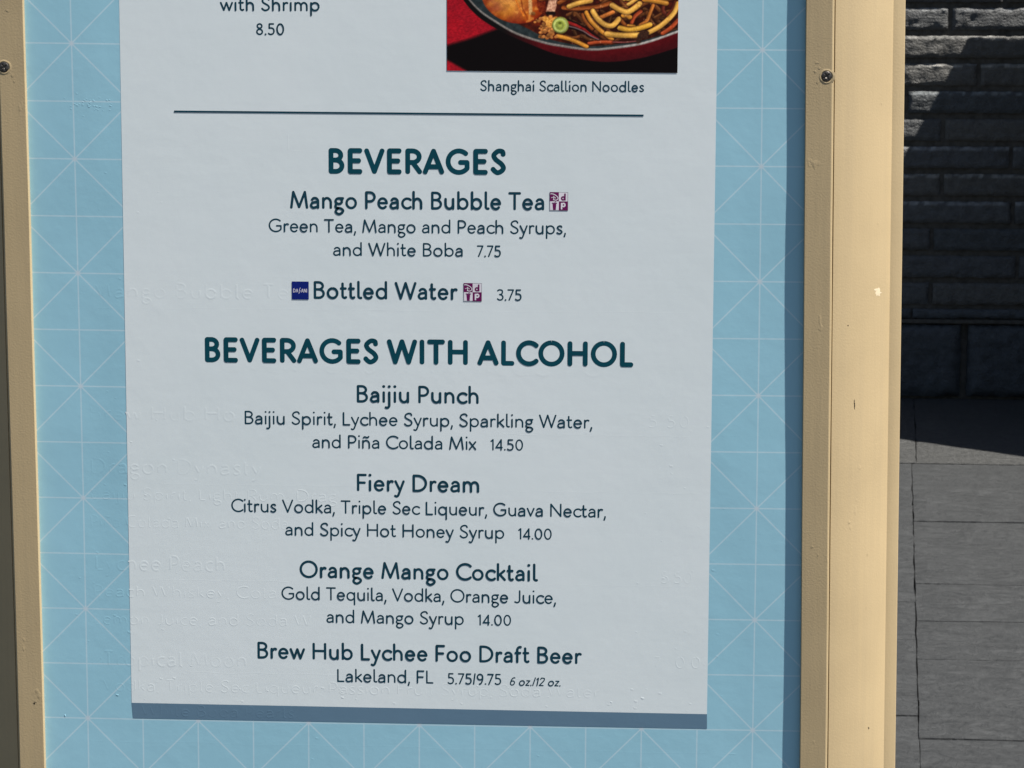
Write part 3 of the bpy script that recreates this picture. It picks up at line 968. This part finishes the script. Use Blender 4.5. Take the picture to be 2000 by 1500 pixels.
img, _e = paint_dish()
H_, W_ = img.shape[:2]
c = np.clip(img, 0, 255) / 255
clin = np.where(c <= .04045, c / 12.92, ((c + .055) / 1.055) ** 2.4) / 0.72      # print reflectance
bx0, bx1, bz0, bz1 = 0.0229, 0.1918, 1.4800, 1.5585
gx = np.linspace(bx0, bx1, W_); gz = np.linspace(bz1, bz0, H_)
co = np.zeros((H_, W_, 3)); co[..., 0] = gx[None]; co[..., 1] = -0.00030; co[..., 2] = gz[:, None]
co[..., 2] -= np.interp(gx, [bx0, bx1], [-0.0005, 0.0007])[None]
idx = np.arange(H_ * W_).reshape(H_, W_)
quads = np.stack([idx[1:, :-1], idx[1:, 1:], idx[:-1, 1:], idx[:-1, :-1]], -1).reshape(-1, 4)
me = bpy.data.meshes.new("dish_photo")
me.vertices.add(H_ * W_); me.vertices.foreach_set("co", co.reshape(-1))
me.loops.add(quads.size); me.loops.foreach_set("vertex_index", quads.reshape(-1).astype(np.int32))
me.polygons.add(len(quads)); me.polygons.foreach_set("loop_start", np.arange(0, quads.size, 4, dtype=np.int32))
me.update(calc_edges=True)
ca = me.color_attributes.new("print", 'FLOAT_COLOR', 'POINT')
ca.data.foreach_set("color", np.concatenate([clin, np.ones((H_, W_, 1))], -1).reshape(-1))
_t = NT("printed_photo", 0.6, 0.10)
at = _t.n("ShaderNodeVertexColor", layer_name="print")
me.materials.append(_t.done(at.outputs["Color"]))
dish = bpy.data.objects.new("dish_photo", me); col.objects.link(dish); dish.parent = sheet
dish["label"] = "printed photograph of a red bowl of noodles"


# ---- frame: inner lath, then a convex moulding on each side
def sweep(name, prof_fn, mt, parent, za=Z0, zb=Z1, n=60, flip=False):
    V, F = [], []
    k = None
    for j in range(n + 1):
        z = za + (zb - za) * j / n
        pr = prof_fn(z); k = len(pr)
        V += [(x, y, z) for x, y in pr]
    for j in range(n):
        for i in range(k):
            a, b = j * k + i, j * k + (i + 1) % k
            F.append((a, b, b + k, a + k))
    F.append(tuple(range(k))[::-1]); F.append(tuple(range(n * k, n * k + k)))
    o = mesh_obj(name, V, F, mt, parent)
    bm = bmesh.new(); bm.from_mesh(o.data); bmesh.ops.recalc_face_normals(bm, faces=bm.faces); bm.to_mesh(o.data); bm.free()
    return o


LATH_T = 0.0043
inner_x = {1: lambda z: 0.2839 - (z - 1.531) * (0.0069 / 0.5695), -1: lambda z: 0.2908 + (z - 1.531) * (0.0032 / 0.5817)}


def lath_prof(s):
    def fn(z):
        xi = inner_x[s](z) + 0.0003 * noise.noise(Vector((0, s * 3, z * 9)))
        wd = 0.0205; t = LATH_T; r = 0.0016
        pts = [(0, .003), (0, -t + .0004), (.0004, -t), (wd - r, -t), (wd - .35 * r, -t + .3 * r), (wd, -t + r), (wd, .003)]
        return [(s * (xi + x), y) for x, y in pts]
    return fn


def mould_prof(s):
    def fn(z):
        xi = inner_x[s](z) + 0.0205 + .0004
        pts = [(0, .018), (0, -.0019), (.0005, -.0024)]
        x, y, n = .0005, -.0024, 22
        Wc = .0455
        for k in range(n):
            f = (k + .5) / n
            ang = math.radians(23 + 32 * f ** 1.1)
            x += (Wc / n); y += (Wc / n) * math.tan(ang)
            pts.append((x, y))
        yb = y
        pts += [(x + .0002, yb - .0002 + .0006), (x + .0084, yb + .0026), (x + .0091, yb + .0032), (x + .0094, yb + .0040), (x + .0094, yb + .03)]
        pts += [(0, yb + .03)]
        return [(s * (xi + q), y_) for q, y_ in pts]
    return fn


def bevel_smooth(o, ang=26):
    me = o.data
    me.polygons.foreach_set("use_smooth", [True] * len(me.polygons))
    bm = bmesh.new(); bm.from_mesh(me)
    for e in bm.edges:
        if len(e.link_faces) == 2 and e.calc_face_angle(0) > math.radians(ang): e.smooth = False
    bm.to_mesh(me); bm.free()


def screw_mesh():
    """pan-head cross-recess screw pointing to -Y, centre at origin, radius 4.2 mm"""
    n = 40; V, F = [], []
    rings = [(.0046, .0000), (.0045, -.0007), (.0041, -.0014), (.0034, -.0020), (.0026, -.0023), (.0016, -.0025), (.0008, -.0025)]
    for r, y in rings:
        for k in range(n):
            a = 2 * math.pi * k / n
            lobes = max(0.0, math.cos(2 * (a - .55)) ** 2) ** 6
            dep = 0.0
            if r < .0030: dep = .0017 * lobes if r > .0012 else .0017
            V.append((r * math.cos(a), y + dep, r * math.sin(a)))
    V.append((0, -.0005, 0))
    for j in range(len(rings) - 1):
        for k in range(n):
            F.append((j * n + k, j * n + (k + 1) % n, (j + 1) * n + (k + 1) % n, (j + 1) * n + k))
    b = (len(rings) - 1) * n
    for k in range(n): F.append((b + k, b + (k + 1) % n, len(V) - 1))
    return V, F


for s in (1, -1):
    lath = sweep("frame_lath", lath_prof(s), M_tan, board)
    bevel_smooth(lath, 12)
    mo = sweep("frame_moulding", mould_prof(s), M_tan, board)
    bevel_smooth(mo)
    sx, sz = (0.2996, 1.4771) if s > 0 else (-0.3063, 1.4821)
    V, F = screw_mesh()
    for zz_ in (sz, sz - 0.36 * 1.9, sz + 0.36):
        sc = mesh_obj("screw", [(x * .86 + sx, y * .34 - LATH_T + .0002, z * .86 + zz_) for x, y, z in V], F, M_screw, lath)
        bevel_smooth(sc, 40)
        # paint lifted round the head
        Vr, Fr = [], []
        for k in range(28):
            a = 2 * math.pi * k / 28
            for rr, yy in ((.0041, 0.0003), (.0043, -.00025), (.0046, -.00025), (.0062, .0001)):
                rr *= 1 + .07 * noise.noise(Vector((math.cos(a), math.sin(a), zz_)))
                Vr.append((sx + rr * math.cos(a), -LATH_T + yy, zz_ + rr * math.sin(a)))
        for k in range(28):
            for q in range(3):
                a0, a1 = k * 4 + q, ((k + 1) % 28) * 4 + q
                Fr.append((a0, a1, a1 + 1, a0 + 1))
        rg = mesh_obj("paint_ring", Vr, Fr, M_tan, lath, smooth=True)
    if s > 0: right_mould, right_lath = mo, lath
    else: left_lath = lath
# rails that close the frame above and below the view
for (za, zb) in ((Z0 - .075, Z0 - .0005), (Z1 + .0005, Z1 + .075)):
    V, F = [], []
    add_box(V, F, -.355, .355, -.004, .028, za, zb)
    rl = mesh_obj("frame_rail", V, F, M_tan, board)
    md = rl.modifiers.new("bevel", 'BEVEL'); md.width = .006; md.segments = 3
for x in (-.30, .30):
    V, F = [], []
    add_box(V, F, x - .03, x + .03, .030, .075, 0.0, 1.7)
    lg = mesh_obj("leg", V, F, M_tan, board)
    md = lg.modifiers.new("bevel", 'BEVEL'); md.width = .004; md.segments = 2

# chips, cracks and dings in the paint of the right-hand frame
def mould_y(x, z):
    pr = mould_prof(1)(z)
    pr = sorted(pr[2:-4])
    return float(np.interp(x, [p[0] for p in pr], [p[1] for p in pr]))


def chip(x, z, rx_, rz_, mt, par, surf, name, jag=.45, n=14, lift=.00018):
    V = []
    for k in range(n):
        a = 2 * math.pi * k / n
        q = 1 + jag * random.uniform(-1, 1)
        px, pz = x + rx_ * q * math.cos(a), z + rz_ * q * math.sin(a)
        V.append((px, surf(px, pz) - lift * .4, pz))
    V.append((x, surf(x, z) - lift, z))
    F = [(k, (k + 1) % n, n) for k in range(n)]
    o = mesh_obj(name, V, F, mt, par); fix_front(o)


flat = lambda x, z: -LATH_T
for (x, z, a, b_, mt) in ((.3437, 1.3178, .0024, .0028, M_chip), (.3418, 1.3200, .0014, .0010, M_chip), (.3424, 1.3693, .0007, .0012, M_tan), (.3428, 1.4580, .0009, .0011, M_tan),
                          (.3265, 1.2345, .00045, .0026, M_crack), (.3262, 1.2375, .0003, .0022, M_crack), (.3440, .9855, .0005, .0008, M_crack), (.3200, 1.2950, .0004, .0005, M_crack), (.3245, 1.1470, .0012, .0014, M_tan)):
    chip(x, z, a, b_, mt, right_mould, mould_y, "paint_chip")
for (x, z) in ((.2960, 1.4790), (.2945, 1.4830), (.2925, 1.4870), (.2935, 1.4730), (.2915, 1.4805), (.2965, 1.1300), (.3010, 1.1235)):
    chip(x, z, random.uniform(.0007, .0016), random.uniform(.0006, .0013), M_tan, right_lath, flat, "paint_blister", lift=.00016)
for (x, z, mt) in ((-.3025, 1.5235, M_tan), (-.3000, 1.4760, M_tan), (-.2985, 1.4715, M_tan), (-.2945, .9985, M_crack), (-.2935, 1.0000, M_tan)):
    chip(x, z, random.uniform(.0007, .0012), random.uniform(.0007, .0012), mt, left_lath, flat, "paint_blister" if mt is M_tan else "paint_chip", lift=.00016)
for o in list(board.children_recursive):
    if o.name.startswith("paint_blister"): o.data.polygons.foreach_set("use_smooth", [True] * len(o.data.polygons))

# ===================================================== THE BRICK WALL
YW = 9.632


def mat_brick():
    t = NT("grey_brick", 0.62, 0.4)
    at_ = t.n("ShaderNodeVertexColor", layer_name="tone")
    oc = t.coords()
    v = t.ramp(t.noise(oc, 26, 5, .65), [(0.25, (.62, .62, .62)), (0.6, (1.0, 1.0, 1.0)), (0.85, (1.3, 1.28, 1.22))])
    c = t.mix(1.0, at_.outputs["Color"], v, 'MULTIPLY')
    b1 = t.bump(t.noise(oc, 85, 5, .6), 0.75, 0.012)
    b2 = t.bump(t.noise(t.coords((1, 1, 2.6)), 34, 4, .55, .6), 0.55, 0.012, b1)
    return t.done(c, b2)


def mat_mortar():
    t = NT("brown_grey_mortar", 0.85, 0.2)
    oc = t.coords()
    c = t.ramp(t.noise(oc, 30, 4), [(0.3, (.055, .050, .043)), (0.7, (.10, .092, .080))])
    return t.done(c, t.bump(t.noise(oc, 120, 4), .6, .006))


M_brick, M_mortar = mat_brick(), mat_mortar()
wall = empty("brick_wall", (0, YW, 0))
tag(wall, "dark grey brick wall with a stone plinth standing behind the menu board, mostly in shade", "brick wall")
V, F, C = [], [], []


def brick(x0, x1, z0, z1, fine, tone, zt_lit=False, depth=.034, proud=0.0, rough_amp=.0062, round_=.009, sz=None):
    """rough-faced block: front face a displaced grid, four returns going back to the mortar"""
    step = .011 if fine else .07
    nx = max(2, int((x1 - x0) / step)); nz = max(2, int((z1 - z0) / (sz or (.011 if fine else .04))))
    b = len(V); sd = random.uniform(0, 50)
    for j in range(nz + 1):
        for i in range(nx + 1):
            x = x0 + (x1 - x0) * i / nx; z = z0 + (z1 - z0) * j / nz
            ed = min(x - x0, x1 - x, z - z0, z1 - z)
            p = Vector((x * 16, sd, z * 22))
            d = rough_amp * (noise.fractal(p, .9, 2.1, 4)) if fine else 0
            rd = round_ * (1 - min(1, ed / (round_ * 1.6))) ** 2
            jx = jz = 0
            if fine and ed < 1e-6:
                jz = .0035 * noise.noise(Vector((x * 30, sd + 9, z * 7))); jx = .003 * noise.noise(Vector((x * 5, sd + 4, z * 30)))
            V.append((x + jx, -proud + rd - d, z + jz))
            sunlit_edge = (2.2 + 1.9 * noise.noise(Vector((x * 40, sd, 2)))) if (fine and zt_lit and j >= nz - 1 and sz is None and noise.noise(Vector((x * 18, sd + 3, j))) > -.15) else 1.0  # sunlight on the top edges painted into the vertex colour, broken by noise
            C.append(tuple(q * sunlit_edge for q in tone))
    F_idx = lambda i, j: b + j * (nx + 1) + i
    for j in range(nz):
        for i in range(nx): F.append((F_idx(i, j), F_idx(i + 1, j), F_idx(i + 1, j + 1), F_idx(i, j + 1)))
    loop = [F_idx(i, 0) for i in range(nx + 1)] + [F_idx(nx, j) for j in range(1, nz + 1)] + [F_idx(i, nz) for i in range(nx - 1, -1, -1)] + [F_idx(0, j) for j in range(nz - 1, 0, -1)]
    b2 = len(V)
    for q in loop:
        V.append((V[q][0], depth, V[q][2])); C.append(tone)
    L = len(loop)
    for k in range(L):
        F.append((loop[(k + 1) % L], loop[k], b2 + k, b2 + (k + 1) % L))


TONES = [(.082, .084, .085), (.090, .092, .093), (.098, .095, .088), (.070, .076, .079), (.104, .101, .094), (.084, .086, .088)]
# x of one measured joint in each course, counted from the course whose top is at 2.122 m down
JOINT = {0: 1.977, 1: 1.710, 2: 1.45, 3: 1.859, 4: 1.50, 5: 1.688, 6: 2.032, 7: 1.69, 8: 2.05, 9: 1.646, 10: 2.08, 11: 1.648}
PITCH, LONG = .1385, .66
for k in range(-9, 12):
    zt = 2.122 - PITCH * k - .003
    zb = zt - .108
    xj = JOINT.get(k, 1.7 + .31 * (k % 2))
    n0 = -8
    x = xj + n0 * LONG
    if k % 4 == 3: pass
    while x < 7.2:
        x2 = x + LONG
        fine = x2 > 1.25 and x < 2.9 and zt < 2.35
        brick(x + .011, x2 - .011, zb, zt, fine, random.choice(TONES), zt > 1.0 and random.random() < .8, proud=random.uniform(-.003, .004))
        x = x2
def finish_masonry(name):
    o = mesh_obj(name, V, F, M_brick, wall, smooth=True)
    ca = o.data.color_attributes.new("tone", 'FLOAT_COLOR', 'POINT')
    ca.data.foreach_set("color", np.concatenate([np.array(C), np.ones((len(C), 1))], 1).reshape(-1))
    bevel_smooth(o, 45)


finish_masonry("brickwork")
V, F, C = [], [], []
# thin levelling course, then big plinth stones
x = -3.7
while x < 7.2:
    L = random.uniform(.5, .8)
    fine = x + L > 1.25 and x < 2.9
    brick(x + .006, x + L - .006, .418, .463, fine, (.07, .078, .086), proud=.012); x += L
x = 1.824 - 6 * .86
while x < 7.2:
    fine = x + .86 > 1.2 and x < 2.9
    brick(x + .018, x + .86 - .018, .018, .385, fine, random.choice([(.070, .078, .086), (.062, .068, .074)]), proud=.045, depth=.06, rough_amp=.012, round_=.03, sz=.02); x += .86
finish_masonry("plinth")
V, F = [], []
add_box(V, F, -3.7, 7.2, .020, .30, .0, 3.3)
add_box(V, F, -3.7, 7.2, -.035, .0195, .395, .412)          # drip ledge over the plinth
mesh_obj("mortar_bed", V, F, M_mortar, wall)


# ===================================================== THE PAVEMENT
def mat_pave(name, ca_, cb_, strong=1.0, grain=True):
    t = NT(name, 0.7, 0.35)
    oc = t.coords()
    gr = t.coords((1.7, 2.5, 1), (0, 0, math.radians(14)))
    n1 = t.noise(gr, 5.0, 8, .70, 1.8)
    n2 = t.noise(oc, 52, 6, .72)
    n3 = t.noise(oc, 2.6, 4, .6)
    c = t.ramp(t.math('ADD', t.math('MULTIPLY', n1, .55 if grain else .2), t.math('MULTIPLY', n2, .45 if grain else .8)), [(0.36, ca_), (0.60, cb_)])
    pale = t.ramp(t.math('ADD', t.math('MULTIPLY', n1, .5), t.math('MULTIPLY', n3, .5)), [(0.55, (0, 0, 0)), (0.72, (1, 1, 1))])
    c = t.mix(t.math('MULTIPLY', pale, .35), c, tuple(min(1, x * 1.9) for x in cb_))
    sp = t.ramp(t.noise(oc, 150, 2), [(0.76, (0, 0, 0)), (0.82, (1, 1, 1))])
    c = t.mix(t.math('MULTIPLY', sp, .5), c, (.20, .20, .195))
    b1 = t.bump(n1, .8 * strong, .02)
    b2 = t.bump(n2, .75 * strong, .008, b1)
    return t.done(c, b2)


M_pave = mat_pave("stamped_concrete", (.0180, .0196, .0208), (.0470, .0492, .0506))
M_kerbband = mat_pave("rough_concrete_band", (.030, .0305, .030), (.078, .079, .077), 1.4, False)
V, F = [], []
G = 260
V = [(-G, -G, -.022), (G, -G, -.022), (G, G, -.022), (-G, G, -.022)]
_t = NT("joint_sand", .9, .2)
gnd = mesh_obj("ground", V, [(0, 1, 2, 3)], _t.done(_t.ramp(_t.noise(_t.coords(), 3, 5), [(0.3, (.036, .036, .036)), (0.7, (.060, .060, .058))])))
tag(gnd, kind="structure")


def slab(V, F, x0a, x0b, x1a, x1b, y0, y1, dz, tx, ty, fine, gap=.0017):
    """one paving slab; left and right edges may run askew (a = near edge, b = far edge)"""
    y0 += gap; y1 -= gap; x0a += gap; x0b += gap; x1a -= gap; x1b -= gap
    nx = max(1, int((x1a - x0a) / (.03 if fine else .4))); ny = max(1, int((y1 - y0) / (.03 if fine else .4)))
    b = len(V); sd = random.uniform(0, 90)
    for j in range(ny + 1):
        fy = j / ny
        for i in range(nx + 1):
            fx = i / nx
            y = y0 + (y1 - y0) * fy
            x = (x0a + (x0b - x0a) * fy) * (1 - fx) + (x1a + (x1b - x1a) * fy) * fx
            edge = (i in (0, nx)) or (j in (0, ny))
            z = dz + tx * (fx - .5) + ty * (fy - .5)
            if fine:
                z += .0012 * noise.noise(Vector((x * 7, y * 5, sd)))
                if edge:
                    z -= .0022
                    if i in (0, nx): x += .0042 * noise.noise(Vector((sd, y * 5, 3)))
                    if j in (0, ny): y += .0022 * noise.noise(Vector((x * 14, sd, 5)))
            V.append((x, y, z))
    q = lambda i, j: b + j * (nx + 1) + i
    for j in range(ny):
        for i in range(nx): F.append((q(i, j), q(i + 1, j), q(i + 1, j + 1), q(i, j + 1)))
    loop = [q(i, 0) for i in range(nx + 1)] + [q(nx, j) for j in range(1, ny + 1)] + [q(i, ny) for i in range(nx - 1, -1, -1)] + [q(0, j) for j in range(ny - 1, 0, -1)]
    b2 = len(V)
    for k in loop: V.append((V[k][0], V[k][1], -.02))
    for k in range(len(loop)): F.append((loop[(k + 1) % len(loop)], loop[k], b2 + k, b2 + (k + 1) % len(loop)))


SKEW = (1.306 - .803) / (7.482 - 3.18)
jx = lambda y: .803 + (y - 3.18) * SKEW
right_rows = [-9.0] + [-9 + .34 * k for k in range(1, 36)] + [3.08, 3.42, 3.77, 4.19, 4.638, 5.136, 5.62, 6.22, 6.816, 7.522]
right_rows = sorted(y for y in right_rows if y < 2.95 or y > 3.0)
left_rows = [-9 + .41 * k for k in range(0, 30)] + [3.62, 4.40, 4.88, 5.95, 6.52, 7.522]
left_rows = sorted(y for y in left_rows if y < 3.3 or y > 3.5)
V, F = [], []
for rows, cols in ((right_rows, [(0, 2.1), (2.1, 4.2), (4.2, 9)]), (left_rows, [(-1.05, 0), (-3.1, -1.05), (-9, -3.1)])):
    for ci, (u0, u1) in enumerate(cols):
        for ya, yb in zip(rows, rows[1:]):
            fine = ci == 0 and yb > 3.0 and ya < 8
            slab(V, F, jx(ya) + u0, jx(yb) + u0, jx(ya) + u1, jx(yb) + u1, ya, yb, random.uniform(-.002, .002), random.uniform(-.003, .003), random.uniform(-.003, .003), fine)
pav = mesh_obj("pavement", V, F, M_pave, smooth=True)
bevel_smooth(pav, 40)
tag(pav, kind="structure")
V, F = [], []
xs_ = [1.331 + 1.6 * k for k in range(-7, 6)]
for a, b_ in zip(xs_, xs_[1:]):
    slab(V, F, a, a + .247, b_, b_ + .247, 7.522, YW + .01, random.uniform(0, .003), random.uniform(-.003, .003), 0, a < 3 and b_ > 1)
bandg = mesh_obj("pavement_band", V, F, M_kerbband, smooth=True)
bevel_smooth(bandg, 40)
tag(bandg, kind="structure")

# ================================ unseen canopy, added to cast the shade on wall and paving
H = 2.60
occluder = empty("unseen_shade_canopy", (4.2, 8.0, 0))
tag(occluder, "unseen flat canopy on posts, added beyond the right edge to shade the brick wall", "canopy")
poly_c = [(2.249, 9.481), (2.249, 8.206), (4.125, 6.33), (6.9, 6.33), (6.9, 9.471)]  # outline worked back along the sun from the shade it must cast
V = [(x - 4.2, y - 8.0, z) for z in (H, H + .10) for x, y in poly_c]
F = [(4, 3, 2, 1, 0), (5, 6, 7, 8, 9)] + [(i, (i + 1) % 5, (i + 1) % 5 + 5, i + 5) for i in range(5)]
_t = NT("dark_stained_timber", .6, .3)
M_timber = _t.done(_t.ramp(_t.noise(_t.coords((1, 12, 12)), 3, 5), [(0.3, (.05, .028, .018)), (0.7, (.10, .058, .036))]))
mesh_obj("shade_slab", V, F, M_timber, occluder)
for x, y in ((3.3, 8.9), (3.9, 7.0), (6.5, 7.0), (6.5, 8.9)):
    V, F = [], []
    add_box(V, F, x - 4.2 - .06, x - 4.2 + .06, y - 8.06, y - 7.94, .0, H)
    mesh_obj("post", V, F, M_timber, occluder)
V, F = [], []
add_box(V, F, 2.75 - 4.2, 2.79 - 4.2, -.30, 1.40, 0.0, H - .003)  # added panel, out of view, blocking sky light from the shaded wall
mesh_obj("sky_blocker_panel", V, F, M_timber, occluder)
